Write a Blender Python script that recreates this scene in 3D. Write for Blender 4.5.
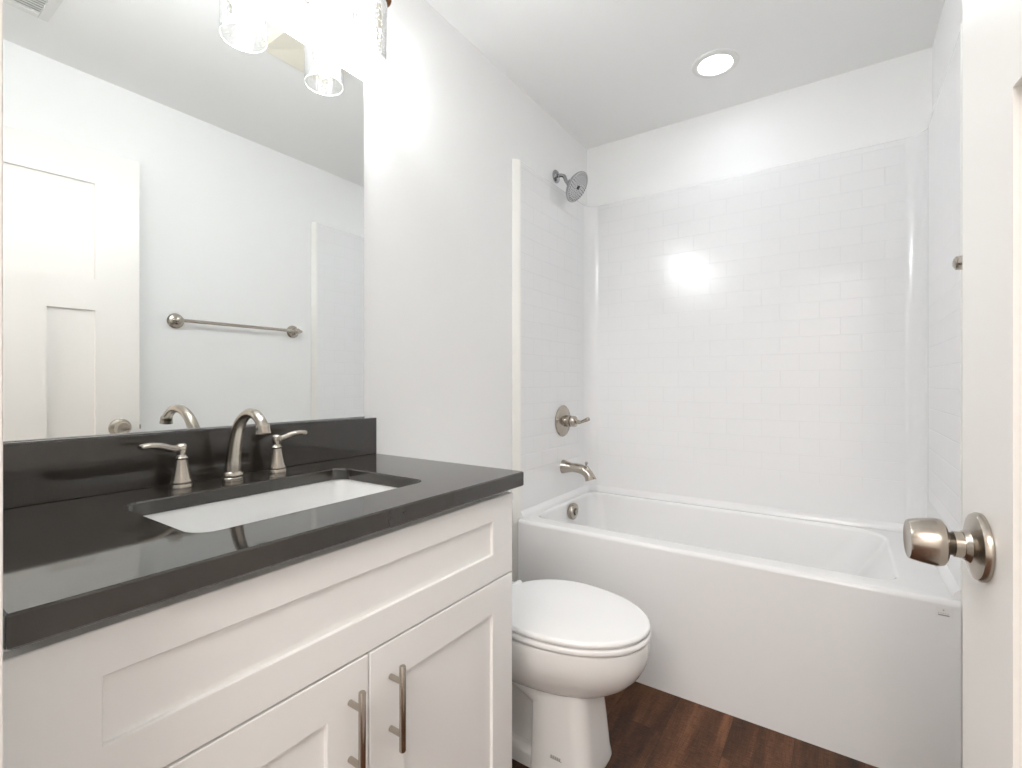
import bpy, bmesh, math, random
from mathutils import Vector, Matrix
PI = math.pi
random.seed(7)
S = bpy.context.scene
for o in list(bpy.data.objects):
    bpy.data.objects.remove(o)
C = bpy.data.collections.new('bathroom')
S.collection.children.link(C)

# ------------------------------------------------------------------ camera
F_PX, V0, YAW = 486.6, 383.1, 0.5977
CAMX, CAMZ = 1.2234, 1.1406
cd = bpy.data.cameras.new('camera')
cam = bpy.data.objects.new('camera', cd)
C.objects.link(cam)
cd.sensor_fit = 'HORIZONTAL'
cd.sensor_width = 36.0
cd.lens = F_PX / 1022 * 36.0
cd.shift_y = -(384 - V0) / 1022
cd.clip_start = 0.01
cam.location = (CAMX, 0, CAMZ)
cam.rotation_euler = (PI / 2, 0, YAW)
S.camera = cam

# ------------------------------------------------------------------ world, exposure
S.view_settings.view_transform = 'Standard'
S.view_settings.look = 'None'
S.view_settings.gamma = 1.0
S.view_settings.use_curve_mapping = False
S.cycles.max_bounces = 20
S.cycles.diffuse_bounces = 12
S.cycles.glossy_bounces = 8
S.cycles.transparent_max_bounces = 16
S.view_settings.exposure = 0.71
w = bpy.data.worlds.new('world')
S.world = w
w.use_nodes = True
w.node_tree.nodes['Background'].inputs[0].default_value = (1.0, 0.95, 0.9, 1)
w.node_tree.nodes['Background'].inputs[1].default_value = 0.25

BULB_L = 97.0      # radiance of each vanity bulb
CAN_L = 16.0       # radiance of the recessed lens
HALL_W = 47.0      # added fill light in the unseen hallway, watts

ROOM_W, ROOM_D, ROOM_H = 1.524, 2.583, 2.4978
FY = 0.089          # inner face of the door wall
TOPZ, DOOR_W = 2.03, 0.76

hl = bpy.data.lights.new('hallway_fill', 'AREA')  # added soft fill disc, out of view, shining through the doorway
hl.shape = 'DISK'
hl.size = 1.2
hl.energy = HALL_W
hl.color = (1.0, 0.94, 0.885)
hlo = bpy.data.objects.new('hallway_fill', hl)
C.objects.link(hlo)
hlo.location = (1.30, -1.35, ROOM_H - 0.02)

# ------------------------------------------------------------------ materials
def new_mat(name):
    m = bpy.data.materials.new(name)
    m.use_nodes = True
    nt = m.node_tree
    return m, nt, nt.nodes['Principled BSDF']

def node(nt, t, **kw):
    n = nt.nodes.new(t)
    for k, v in kw.items():
        setattr(n, k, v)
    return n

def simple(name, col, rough=0.5, metal=0.0, ior=1.5, bump=0.0, bscale=60.0, coat=0.0, bdist=0.002):
    m, nt, b = new_mat(name)
    b.inputs['Base Color'].default_value = (*col, 1)
    b.inputs['Roughness'].default_value = rough
    b.inputs['Metallic'].default_value = metal
    b.inputs['IOR'].default_value = ior
    b.inputs['Coat Weight'].default_value = coat
    tc = node(nt, 'ShaderNodeTexCoord')
    nz = node(nt, 'ShaderNodeTexNoise')
    nz.inputs['Scale'].default_value = bscale
    nz.inputs['Detail'].default_value = 3
    nt.links.new(tc.outputs['Object'], nz.inputs['Vector'])
    if bump > 0:
        bp = node(nt, 'ShaderNodeBump')
        bp.inputs['Strength'].default_value = bump
        bp.inputs['Distance'].default_value = bdist
        nt.links.new(nz.outputs['Fac'], bp.inputs['Height'])
        nt.links.new(bp.outputs['Normal'], b.inputs['Normal'])
    else:
        mr = node(nt, 'ShaderNodeMapRange')
        mr.inputs['To Min'].default_value = max(0.0, rough - 0.015)
        mr.inputs['To Max'].default_value = rough + 0.015
        nt.links.new(nz.outputs['Fac'], mr.inputs['Value'])
        nt.links.new(mr.outputs['Result'], b.inputs['Roughness'])
    return m

M_WALL = simple('wall_paint', (0.87, 0.87, 0.865), 0.55, bump=0.06, bscale=220)
M_CEIL = simple('ceiling_paint', (0.86, 0.86, 0.855), 0.8, bump=0.06, bscale=180)
M_TRIM = simple('trim_paint', (0.80, 0.785, 0.76), 0.32)
M_DOOR = simple('door_paint', (0.80, 0.78, 0.75), 0.32)
M_CAB = simple('cabinet_paint', (0.89, 0.89, 0.88), 0.35)
M_ACRYL = simple('white_acrylic', (0.84, 0.84, 0.84), 0.12)
M_CHINA = simple('vitreous_china', (0.82, 0.82, 0.81), 0.07)
M_SEAT = simple('seat_plastic', (0.86, 0.86, 0.86), 0.2)
M_DARK = simple('dark_recess', (0.02, 0.02, 0.02), 0.6)
M_GREY = simple('grey_print', (0.42, 0.41, 0.40), 0.5)
M_PALE = simple('pale_sticker', (0.78, 0.77, 0.76), 0.4)
M_INK = simple('sticker_ink', (0.30, 0.30, 0.30), 0.5)
M_VENT = simple('register_enamel', (0.74, 0.74, 0.72), 0.4)
M_FAN = simple('lamplit_fan_cover', (0.74, 0.70, 0.60), 0.45)  # white cover; warm light of the vanity bulbs put into its colour
M_BRONZE = simple('bronze', (0.20, 0.10, 0.05), 0.3, metal=1.0)
M_DKMETAL = simple('dark_metal', (0.10, 0.085, 0.07), 0.35, metal=1.0)
M_CHROME = simple('polished_chrome', (0.40, 0.40, 0.41), 0.08, metal=1.0)
M_RUBBER = simple('nozzle_rubber', (0.10, 0.10, 0.105), 0.5)

def brushed(name, col, rough):
    m, nt, b = new_mat(name)
    b.inputs['Metallic'].default_value = 1.0
    tc = node(nt, 'ShaderNodeTexCoord')
    mp = node(nt, 'ShaderNodeMapping')
    mp.inputs['Scale'].default_value = (350, 350, 900)
    nz = node(nt, 'ShaderNodeTexNoise')
    nz.inputs['Scale'].default_value = 4
    mr = node(nt, 'ShaderNodeMapRange')
    mr.inputs['To Min'].default_value = rough - 0.02
    mr.inputs['To Max'].default_value = rough + 0.03
    nt.links.new(tc.outputs['Object'], mp.inputs['Vector'])
    nt.links.new(mp.outputs['Vector'], nz.inputs['Vector'])
    nt.links.new(nz.outputs['Fac'], mr.inputs['Value'])
    nt.links.new(mr.outputs['Result'], b.inputs['Roughness'])
    b.inputs['Base Color'].default_value = (*col, 1)
    return m
M_NICKEL = brushed('brushed_nickel', (0.47, 0.425, 0.37), 0.24)

def mat_mirror():
    m, nt, b = new_mat('mirror_silver')
    b.inputs['Base Color'].default_value = (0.90, 0.915, 0.905, 1)
    b.inputs['Metallic'].default_value = 1.0
    b.inputs['Roughness'].default_value = 0.0
    return m
M_MIRROR = mat_mirror()

def mat_quartz():
    m, nt, b = new_mat('dark_quartz')
    tc = node(nt, 'ShaderNodeTexCoord')
    nz = node(nt, 'ShaderNodeTexNoise')
    nz.inputs['Scale'].default_value = 30
    nz.inputs['Detail'].default_value = 4
    cr = node(nt, 'ShaderNodeValToRGB')
    cr.color_ramp.elements[0].position = 0.45
    cr.color_ramp.elements[0].color = (0.033, 0.0285, 0.0240, 1)
    cr.color_ramp.elements[1].position = 0.80
    cr.color_ramp.elements[1].color = (0.036, 0.0305, 0.0255, 1)
    nt.links.new(tc.outputs['Object'], nz.inputs['Vector'])
    nt.links.new(nz.outputs['Fac'], cr.inputs['Fac'])
    nt.links.new(cr.outputs['Color'], b.inputs['Base Color'])
    b.inputs['Roughness'].default_value = 0.05
    b.inputs['IOR'].default_value = 1.72
    return m
M_QUARTZ = mat_quartz()

def mat_tile():
    """moulded subway-tile relief; UV = (run along the wall, height) in metres"""
    m, nt, b = new_mat('moulded_white_tile')
    uv = node(nt, 'ShaderNodeUVMap')
    mp = node(nt, 'ShaderNodeMapping')
    br = node(nt, 'ShaderNodeTexBrick')
    br.offset = 0.5
    br.inputs['Color1'].default_value = (0.83, 0.83, 0.835, 1)
    br.inputs['Color2'].default_value = (0.83, 0.83, 0.835, 1)
    br.inputs['Mortar'].default_value = (0.795, 0.795, 0.80, 1)
    br.inputs['Scale'].default_value = 1.0
    br.inputs['Mortar Size'].default_value = 0.0018
    br.inputs['Mortar Smooth'].default_value = 0.7
    br.inputs['Brick Width'].default_value = 0.153
    br.inputs['Row Height'].default_value = 0.0764
    mp.inputs['Location'].default_value = (TILE_U, TILE_V, 0)
    nt.links.new(uv.outputs['UV'], mp.inputs['Vector'])
    nt.links.new(mp.outputs['Vector'], br.inputs['Vector'])
    nt.links.new(br.outputs['Color'], b.inputs['Base Color'])
    bp = node(nt, 'ShaderNodeBump')
    bp.invert = True
    bp.inputs['Strength'].default_value = 0.45
    bp.inputs['Distance'].default_value = 0.0016
    nt.links.new(br.outputs['Fac'], bp.inputs['Height'])
    nt.links.new(bp.outputs['Normal'], b.inputs['Normal'])
    b.inputs['Roughness'].default_value = 0.20
    return m
TILE_U, TILE_V = 0.0, 0.0

def mat_floor():
    m, nt, b = new_mat('vinyl_plank_floor')
    L = nt.links.new
    tc = node(nt, 'ShaderNodeTexCoord')
    mp = node(nt, 'ShaderNodeMapping')
    mp.inputs['Rotation'].default_value = (0, 0, PI / 2)
    mp.inputs['Location'].default_value = (0.37, -0.018, 0)
    L(tc.outputs['Object'], mp.inputs['Vector'])
    br = node(nt, 'ShaderNodeTexBrick')
    br.offset = 0.37
    br.inputs['Color1'].default_value = (0, 0, 0, 1)
    br.inputs['Color2'].default_value = (1, 1, 1, 1)
    br.inputs['Mortar'].default_value = (0.5, 0.5, 0.5, 1)
    br.inputs['Scale'].default_value = 1.0
    br.inputs['Mortar Size'].default_value = 0.0006
    br.inputs['Brick Width'].default_value = 1.22
    br.inputs['Row Height'].default_value = 0.18
    L(mp.outputs['Vector'], br.inputs['Vector'])
    # long grain bands that run with each plank
    mg = node(nt, 'ShaderNodeMapping')
    mg.inputs['Scale'].default_value = (13, 1.6, 1)
    L(tc.outputs['Object'], mg.inputs['Vector'])
    addv = node(nt, 'ShaderNodeVectorMath', operation='ADD')
    sc = node(nt, 'ShaderNodeVectorMath', operation='SCALE')
    sc.inputs['Scale'].default_value = 9.0
    L(br.outputs['Color'], sc.inputs[0])
    L(mg.outputs['Vector'], addv.inputs[0])
    L(sc.outputs['Vector'], addv.inputs[1])
    n1 = node(nt, 'ShaderNodeTexNoise')
    n1.inputs['Scale'].default_value = 1.0
    n1.inputs['Detail'].default_value = 5
    n1.inputs['Distortion'].default_value = 0.6
    L(addv.outputs['Vector'], n1.inputs['Vector'])
    # fine cross saw marks and fibre
    ms = node(nt, 'ShaderNodeMapping')
    ms.inputs['Scale'].default_value = (40, 330, 1)
    L(tc.outputs['Object'], ms.inputs['Vector'])
    n2 = node(nt, 'ShaderNodeTexNoise')
    n2.inputs['Scale'].default_value = 1.0
    n2.inputs['Detail'].default_value = 3
    L(ms.outputs['Vector'], n2.inputs['Vector'])
    mf = node(nt, 'ShaderNodeMapping')
    mf.inputs['Scale'].default_value = (300, 22, 1)
    L(tc.outputs['Object'], mf.inputs['Vector'])
    n3 = node(nt, 'ShaderNodeTexNoise')
    n3.inputs['Scale'].default_value = 1.0
    n3.inputs['Detail'].default_value = 4
    L(mf.outputs['Vector'], n3.inputs['Vector'])
    cr = node(nt, 'ShaderNodeValToRGB')
    e = cr.color_ramp.elements
    e[0].position, e[0].color = 0.30, (0.025, 0.011, 0.0055, 1)
    e[1].position, e[1].color = 0.74, (0.190, 0.082, 0.039, 1)
    k = e.new(0.50); k.color = (0.082, 0.033, 0.0150, 1)
    m1 = node(nt, 'ShaderNodeMath', operation='MULTIPLY_ADD')
    m1.inputs[1].default_value = 0.50
    L(n2.outputs['Fac'], m1.inputs[0])
    L(n1.outputs['Fac'], m1.inputs[2])
    m2 = node(nt, 'ShaderNodeMath', operation='MULTIPLY_ADD')
    m2.inputs[1].default_value = 0.30
    L(n3.outputs['Fac'], m2.inputs[0])
    L(m1.outputs['Value'], m2.inputs[2])
    m3 = node(nt, 'ShaderNodeMath', operation='SUBTRACT')
    m3.inputs[1].default_value = 0.40
    L(m2.outputs['Value'], m3.inputs[0])
    L(m3.outputs['Value'], cr.inputs['Fac'])
    hv = node(nt, 'ShaderNodeHueSaturation')
    mr = node(nt, 'ShaderNodeMapRange')
    mr.inputs['To Min'].default_value = 0.75
    mr.inputs['To Max'].default_value = 1.25
    L(br.outputs['Color'], mr.inputs['Value'])
    L(mr.outputs['Result'], hv.inputs['Value'])
    L(cr.outputs['Color'], hv.inputs['Color'])
    mx = node(nt, 'ShaderNodeMix', data_type='RGBA')
    mx.inputs['B'].default_value = (0.03, 0.018, 0.012, 1)
    L(br.outputs['Fac'], mx.inputs['Factor'])
    L(hv.outputs['Color'], mx.inputs['A'])
    L(mx.outputs['Result'], b.inputs['Base Color'])
    b.inputs['Roughness'].default_value = 0.45
    b.inputs['Specular IOR Level'].default_value = 0.28
    bp = node(nt, 'ShaderNodeBump')
    bp.inputs['Strength'].default_value = 0.25
    bp.inputs['Distance'].default_value = 0.001
    L(n2.outputs['Fac'], bp.inputs['Height'])
    L(bp.outputs['Normal'], b.inputs['Normal'])
    return m
M_FLOOR = mat_floor()

def mat_emit(name, col, strength):
    m = bpy.data.materials.new(name)
    m.use_nodes = True
    nt = m.node_tree
    nt.nodes.clear()
    out = node(nt, 'ShaderNodeOutputMaterial')
    em = node(nt, 'ShaderNodeEmission')
    em.inputs['Color'].default_value = (*col, 1)
    em.inputs['Strength'].default_value = strength
    nt.links.new(em.outputs[0], out.inputs[0])
    return m
M_BULB = mat_emit('lit_bulb', (0.935, 0.965, 0.99), BULB_L)
M_LENS = mat_emit('lit_lens', (0.90, 0.96, 1.03), CAN_L)

def mat_seeded():
    """thin clear glass with trapped bubbles"""
    m = bpy.data.materials.new('seeded_glass')
    m.use_nodes = True
    nt = m.node_tree
    nt.nodes.clear()
    L = nt.links.new
    out = node(nt, 'ShaderNodeOutputMaterial')
    tr = node(nt, 'ShaderNodeBsdfTransparent')
    tr.inputs['Color'].default_value = (0.97, 0.97, 0.96, 1)
    gl = node(nt, 'ShaderNodeBsdfGlossy')
    gl.inputs['Roughness'].default_value = 0.06
    df = node(nt, 'ShaderNodeBsdfTranslucent')
    df.inputs['Color'].default_value = (0.95, 0.94, 0.92, 1)
    tc = node(nt, 'ShaderNodeTexCoord')
    vo = node(nt, 'ShaderNodeTexVoronoi')
    vo.inputs['Scale'].default_value = 150
    L(tc.outputs['Object'], vo.inputs['Vector'])
    cr = node(nt, 'ShaderNodeValToRGB')
    cr.color_ramp.elements[0].position = 0.16
    cr.color_ramp.elements[0].color = (1, 1, 1, 1)
    cr.color_ramp.elements[1].position = 0.40
    cr.color_ramp.elements[1].color = (0, 0, 0, 1)
    L(vo.outputs['Distance'], cr.inputs['Fac'])
    bp = node(nt, 'ShaderNodeBump')
    bp.inputs['Strength'].default_value = 0.6
    bp.inputs['Distance'].default_value = 0.002
    L(cr.outputs['Color'], bp.inputs['Height'])
    L(bp.outputs['Normal'], gl.inputs['Normal'])
    fr = node(nt, 'ShaderNodeFresnel')
    fr.inputs['IOR'].default_value = 1.5
    L(bp.outputs['Normal'], fr.inputs['Normal'])
    mm = node(nt, 'ShaderNodeMath', operation='MULTIPLY_ADD')
    mm.inputs[1].default_value = 0.16
    mm.inputs[2].default_value = 0.02
    L(cr.outputs['Color'], mm.inputs[0])
    mx1 = node(nt, 'ShaderNodeMixShader')
    L(mm.outputs['Value'], mx1.inputs[0])
    L(tr.outputs[0], mx1.inputs[1])
    L(df.outputs[0], mx1.inputs[2])
    mx2 = node(nt, 'ShaderNodeMixShader')
    L(fr.outputs[0], mx2.inputs[0])
    L(mx1.outputs[0], mx2.inputs[1])
    L(gl.outputs[0], mx2.inputs[2])
    L(mx2.outputs[0], out.inputs[0])
    return m
M_GLASS = mat_seeded()

# ------------------------------------------------------------------ mesh helpers
def box(bm, x0, y0, z0, x1, y1, z1, bev=0.0, seg=2):
    t = bmesh.new()
    bmesh.ops.create_cube(t, size=1.0)
    for v in t.verts:
        v.co = Vector(((x0 + x1) / 2 + v.co.x * (x1 - x0), (y0 + y1) / 2 + v.co.y * (y1 - y0), (z0 + z1) / 2 + v.co.z * (z1 - z0)))
    if bev > 0:
        bmesh.ops.bevel(t, geom=t.edges[:], offset=bev, segments=seg, profile=0.5, affect='EDGES')
    merge(bm, t)
    return bm

def merge(bm, t, mat=None):
    me = bpy.data.meshes.new('tmp')
    if mat is not None:
        t.transform(mat)
    t.to_mesh(me)
    t.free()
    bm.from_mesh(me)
    bpy.data.meshes.remove(me)

def loft(bm, rings, cap0=True, cap1=True, closed=True):
    vs = [[bm.verts.new(p) for p in r] for r in rings]
    n = len(rings[0])
    for a, b in zip(vs[:-1], vs[1:]):
        for i in range(n if closed else n - 1):
            j = (i + 1) % n
            bm.faces.new((a[i], a[j], b[j], b[i]))
    if cap0:
        bm.faces.new(list(reversed(vs[0])))
    if cap1:
        bm.faces.new(vs[-1])
    return vs

def basis(axis):
    a = Vector(axis).normalized()
    h = Vector((0, 0, 1)) if abs(a.z) < 0.9 else Vector((1, 0, 0))
    u = a.cross(h).normalized()
    return a, u, a.cross(u).normalized()

def lathe(bm, prof, origin=(0, 0, 0), axis=(0, 0, 1), seg=40, cap0=True, cap1=True):
    """prof = [(radius, height along axis)]"""
    a, u, v = basis(axis)
    o = Vector(origin)
    rings = []
    for r, h in prof:
        r = max(r, 1e-5)
        rings.append([o + a * h + (u * math.cos(2 * PI * i / seg) + v * math.sin(2 * PI * i / seg)) * r for i in range(seg)])
    loft(bm, rings, cap0, cap1)

def tube(bm, pts, radii, seg=20, cap=True, flat=None):
    """swept tube with parallel transport; flat = per-point (wide, thin) factors"""
    pts = [Vector(p) for p in pts]
    n = len(pts)
    tang = [(pts[min(i + 1, n - 1)] - pts[max(i - 1, 0)]).normalized() for i in range(n)]
    _, u, _ = basis(tang[0])
    rings = []
    for i in range(n):
        t = tang[i]
        u = (u - t * u.dot(t)).normalized()
        v = t.cross(u)
        r = radii[i] if hasattr(radii, '__len__') else radii
        fa, fb = flat[i] if flat else (1, 1)
        rings.append([pts[i] + u * math.cos(2 * PI * k / seg) * r * fa + v * math.sin(2 * PI * k / seg) * r * fb for k in range(seg)])
    loft(bm, rings, cap, cap)

def bez(pts, n=8):
    """Catmull-Rom through the points"""
    P = [Vector(p) for p in pts]
    P = [P[0] * 2 - P[1]] + P + [P[-1] * 2 - P[-2]]
    out = []
    for i in range(1, len(P) - 2):
        for k in range(n):
            t = k / n
            a, b, c, d = P[i - 1:i + 3]
            out.append(0.5 * (2 * b + (c - a) * t + (2 * a - 5 * b + 4 * c - d) * t * t + (3 * b - a - 3 * c + d) * t ** 3))
    out.append(P[-2])
    return out

def rrect(x0, y0, x1, y1, r, z, ns=8, nc=7):
    """rounded rectangle ring; r = one radius or four (x0y0, x1y0, x1y1, x0y1); fixed point count"""
    if not hasattr(r, '__len__'):
        r = (r,) * 4
    cs = [(x0 + r[0], y0 + r[0], PI, r[0]), (x1 - r[1], y0 + r[1], 1.5 * PI, r[1]), (x1 - r[2], y1 - r[2], 0, r[2]), (x0 + r[3], y1 - r[3], 0.5 * PI, r[3])]
    out = []
    for q, (cx, cy, a0, rr) in enumerate(cs):
        arc = [Vector((cx + rr * math.cos(a0 + PI / 2 * k / nc), cy + rr * math.sin(a0 + PI / 2 * k / nc), z)) for k in range(nc + 1)]
        out += arc
        nx, ny, na, nr = cs[(q + 1) % 4]
        e = Vector((nx + nr * math.cos(na), ny + nr * math.sin(na), z))
        out += [arc[-1].lerp(e, k / ns) for k in range(1, ns)]
    return out

def obj(name, bm, mat, parent=None, smooth=35, fix=True):
    if fix:
        bmesh.ops.recalc_face_normals(bm, faces=bm.faces)
    if parent is not None:
        bm.transform(Matrix.Translation(-parent_origin(parent)))
    me = bpy.data.meshes.new(name)
    bm.to_mesh(me)
    bm.free()
    me.materials.append(mat)
    if smooth:
        for p in me.polygons:
            p.use_smooth = True
        me.set_sharp_from_angle(angle=math.radians(smooth))
    o = bpy.data.objects.new(name, me)
    if smooth and mat.name not in ('brushed_nickel', 'polished_chrome', 'dark_metal', 'bronze', 'lit_bulb', 'seeded_glass'):
        wn = o.modifiers.new('weighted_normals', 'WEIGHTED_NORMAL')
        wn.keep_sharp = True
        wn.weight = 80
    C.objects.link(o)
    if parent is not None:
        o.parent = parent
    return o

def parent_origin(p):
    v = Vector((0, 0, 0))
    while p is not None:
        v += Vector(p.location)
        p = p.parent
    return v

def thing(name, label, cat, loc=(0, 0, 0), group=None):
    o = bpy.data.objects.new(name, None)
    o.empty_display_size = 0.05
    C.objects.link(o)
    o.location = loc
    o['label'] = label
    o['category'] = cat
    if group:
        o['group'] = group
    return o

def tag(o, label, cat, group=None):
    o['label'] = label
    o['category'] = cat
    if group:
        o['group'] = group
    return o

def struct(name, bm, mat, label=None, cat=None, smooth=0):
    o = obj(name, bm, mat, None, smooth)
    o['kind'] = 'structure'
    if label:
        o['label'] = label
    if cat:
        o['category'] = cat
    return o

NB = bmesh.new

# ------------------------------------------------------------------ room shell
W, D, H = ROOM_W, ROOM_D, ROOM_H
HY = -2.30                       # far wall of the hallway behind the camera
HX0, HX1 = -0.9, 3.2
JL, JR = 0.67, 1.437             # door opening
struct('floor', box(NB(), HX0, HY, -0.05, HX1, D + 0.1, 0), M_FLOOR, 'brown wood-look plank floor in front of the tub', 'floor')
struct('ceiling', box(NB(), HX0, HY, H, HX1, D + 0.1, H + 0.08), M_CEIL, 'flat white painted ceiling over the bathroom', 'ceiling')
struct('wall_left', box(NB(), -0.1, FY, 0, 0, D, H), M_WALL, 'white painted wall carrying the mirror and vanity', 'wall')
struct('wall_right', box(NB(), W, FY, 0, W + 0.1, D, H), M_WALL, 'white painted wall behind the open door', 'wall')
struct('wall_back', box(NB(), -0.1, D, 0, W + 0.1, D + 0.1, H), M_WALL, 'white painted wall above the tub surround at the far end', 'wall')
fw = NB()
box(fw, HX0, FY - 0.11, 0, JL - 0.02, FY, H)
box(fw, JR + 0.02, FY - 0.11, 0, HX1, FY, H)
box(fw, JL - 0.02, FY - 0.11, 2.15, JR + 0.02, FY, H)
struct('wall_front', fw, M_WALL, 'white wall with the doorway the view is taken from', 'wall')
rw = NB()
box(rw, HX0, HY - 0.1, 0, HX1, HY, H)
box(rw, HX0 - 0.1, HY, 0, HX0, FY - 0.11, H)
box(rw, HX1, HY, 0, HX1 + 0.1, FY - 0.11, H)
struct('wall_rear', rw, M_WALL, 'white hallway walls behind the doorway', 'wall')
# door lining and casing
tj = NB()
box(tj, JL - 0.02, FY - 0.115, 0, JL, FY + 0.004, 2.13, 0.001)
box(tj, JR, FY - 0.115, 0, JR + 0.02, FY + 0.004, 2.13, 0.001)
box(tj, JL - 0.02, FY - 0.115, 2.13, JR + 0.02, FY + 0.004, 2.15, 0.001)
struct('trim_1', tj, M_TRIM, 'white door lining at the edge of the doorway', 'door frame')
bb = NB()
box(bb, W - 0.013, 0.12, 0, W - 0.0005, 1.79, 0.09, 0.003)
struct('baseboard_right', bb, M_TRIM, 'white baseboard along the wall behind the door', 'baseboard')
bb = NB()
box(bb, 0.0005, 1.03, 0, 0.013, 1.79, 0.09, 0.003)
struct('baseboard_left', bb, M_TRIM, 'white baseboard behind the toilet', 'baseboard')

# ------------------------------------------------------------------ tub surround (moulded tile panels)
SX0, SX1, SYB, SYF, SZ0, SZ1, SR = 0.028, 1.497, 2.545, 1.806, 0.5345, 2.1436, 0.065
TILE_U = -(0.5282 + 0.0)   # joints measured on the back wall
def surround_profile():
    """plan outline of the inner face, front left to front right, with run lengths in x"""
    pts = [(SX0, SYF, 's'), (SX0, SYB - SR, 's')]
    pts = []
    n = 14
    for k in range(n + 1):
        pts.append((SX0, SYF + 0.026 + (SYB - SR - SYF - 0.026) * k / n))
    for k in range(1, 9):
        a = PI - PI / 2 * k / 8
        pts.append((SX0 + SR + SR * math.cos(a), SYB - SR + SR * math.sin(a)))
    for k in range(1, 21):
        pts.append((SX0 + SR + (SX1 - SX0 - 2 * SR) * k / 20, SYB))
    for k in range(1, 9):
        a = PI / 2 - PI / 2 * k / 8
        pts.append((SX1 - SR + SR * math.cos(a), SYB - SR + SR * math.sin(a)))
    for k in range(1, n + 1):
        pts.append((SX1, SYB - SR - (SYB - SR - SYF - 0.026) * k / n))
    return pts
TILE_V = -(1.4141 + 0.0894)   # a joint line measured on the wall
M_TILE = mat_tile()
def build_surround():
    root = thing('shower_surround', 'white moulded subway-tile surround standing on the bathtub deck around three walls', 'shower surround', ((SX0 + SX1) / 2, SYB, SZ0))
    P = surround_profile()
    run = [0.0]
    for a, b in zip(P[:-1], P[1:]):
        run.append(run[-1] + math.hypot(b[0] - a[0], b[1] - a[1]))
    i0 = next(i for i, p in enumerate(P) if p[1] >= SYB - 1e-6)
    off = P[i0][0] - run[i0]
    nrm = []
    for i in range(len(P)):
        a, b = P[max(i - 1, 0)], P[min(i + 1, len(P) - 1)]
        tx, ty = b[0] - a[0], b[1] - a[1]
        l = math.hypot(tx, ty)
        nrm.append((ty / l, -tx / l))
    def piece(name, ia, ib, tiled=True):
        bm = bmesh.new()
        uv = bm.loops.layers.uv.new('UVMap')
        # section heights: flared foot on the deck, plain face, soft top edge
        sec = [(SZ0, 0.018), (SZ0 + 0.010, 0.016), (SZ0 + 0.018, 0.011), (SZ0 + 0.025, 0.004), (SZ0 + 0.03, 0.0)]
        nz = 12
        sec += [(SZ0 + 0.03 + (SZ1 - 0.012 - SZ0 - 0.03) * k / nz, 0.0) for k in range(1, nz + 1)]
        sec += [(SZ1 - 0.006, -0.0018), (SZ1 - 0.0015, -0.006), (SZ1, -0.012)]
        grid = []
        for z, o in sec:
            grid.append([bm.verts.new((P[i][0] + nrm[i][0] * o, P[i][1] + nrm[i][1] * o, z)) for i in range(ia, ib + 1)])
        for r in range(len(sec) - 1):
            for c in range(ib - ia):
                f = bm.faces.new((grid[r][c], grid[r][c + 1], grid[r + 1][c + 1], grid[r + 1][c]))
                idx = [(r, c), (r, c + 1), (r + 1, c + 1), (r + 1, c)]
                for lp, (rr, cc) in zip(f.loops, idx):
                    lp[uv].uv = (run[ia + cc] + off, sec[rr][0])
                my = (P[ia + c][1] + P[ia + c + 1][1]) / 2
                mx_ = (P[ia + c][0] + P[ia + c + 1][0]) / 2
                if (my > SYB - SR - 0.05 and not (SX0 + SR - 0.002 < mx_ < SX1 - SR + 0.002)) or r < 5 or r >= len(sec) - 4:
                    f.material_index = 1
        # top ledge and back so the panel has real thickness
        top = grid[-1]
        back = []
        for i in range(ia, ib + 1):
            x, y = P[i]
            if i <= i0 - 1 and y < SYB - SR + 1e-6 and x < W / 2:
                q = (0.001, y)
            elif y < SYB - SR + 1e-6:
                q = (W - 0.001, y)
            else:
                q = (min(max(x - nrm[i][0] * 0.08, 0.001), W - 0.001), min(y - nrm[i][1] * 0.08, D - 0.001))
            back.append(q)
        bt = [bm.verts.new((x, y, SZ1)) for x, y in back]
        bb_ = [bm.verts.new((x, y, SZ0)) for x, y in back]
        n = ib - ia
        for c in range(n):
            for quad in ((top[c], top[c + 1], bt[c + 1], bt[c]), (bt[c], bt[c + 1], bb_[c + 1], bb_[c])):
                f = bm.faces.new(quad)
                for lp in f.loops:
                    lp[uv].uv = (off + 0.5282 - 0.03, SZ0 + 0.04)
        for c in (0, n):
            if abs(P[ia + c][1] - (SYF + 0.026)) < 1e-6:
                f = bm.faces.new([g[c] for g in grid] + [bt[c], bb_[c]])
                f.material_index = 1
        o = obj(name, bm, M_TILE, root, 30)
        o.data.materials.append(M_PANEL)
        return o
    nP = len(P) - 1
    iL = next(i for i, p in enumerate(P) if p[1] >= SYB - SR - 1e-6)
    iR = nP - next(i for i, p in enumerate(reversed(P)) if p[1] >= SYB - SR - 1e-6)
    piece('side_panel', 0, iL)
    piece('back_panel', iL, iR)
    piece('side_panel', iR, nP)
    for xw, xs in ((0.001, SX0), (W - 0.001, SX1)):
        bm = NB()
        d = math.copysign(1, xs - xw)
        prof = [(xw, SYF + 0.020), (xw, SYF - 0.002), (xw + d * 0.004, SYF - 0.002), (xs - d * 0.007, SYF + 0.013), (xs - d * 0.001, SYF + 0.020), (xs + d * 0.0004, SYF + 0.028), (xs - d * 0.012, SYF + 0.030)]
        loft(bm, [[Vector((x, y, z)) for x, y in prof] for z in (0.0005, SZ1)])
        obj('edge_trim', bm, M_ACRYL_EDGE, root)
M_PANEL = simple('plain_white_panel', (0.83, 0.83, 0.835), 0.14)
M_ACRYL_EDGE = simple('acrylic_edge', (0.82, 0.81, 0.775), 0.25)
build_surround()

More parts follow.
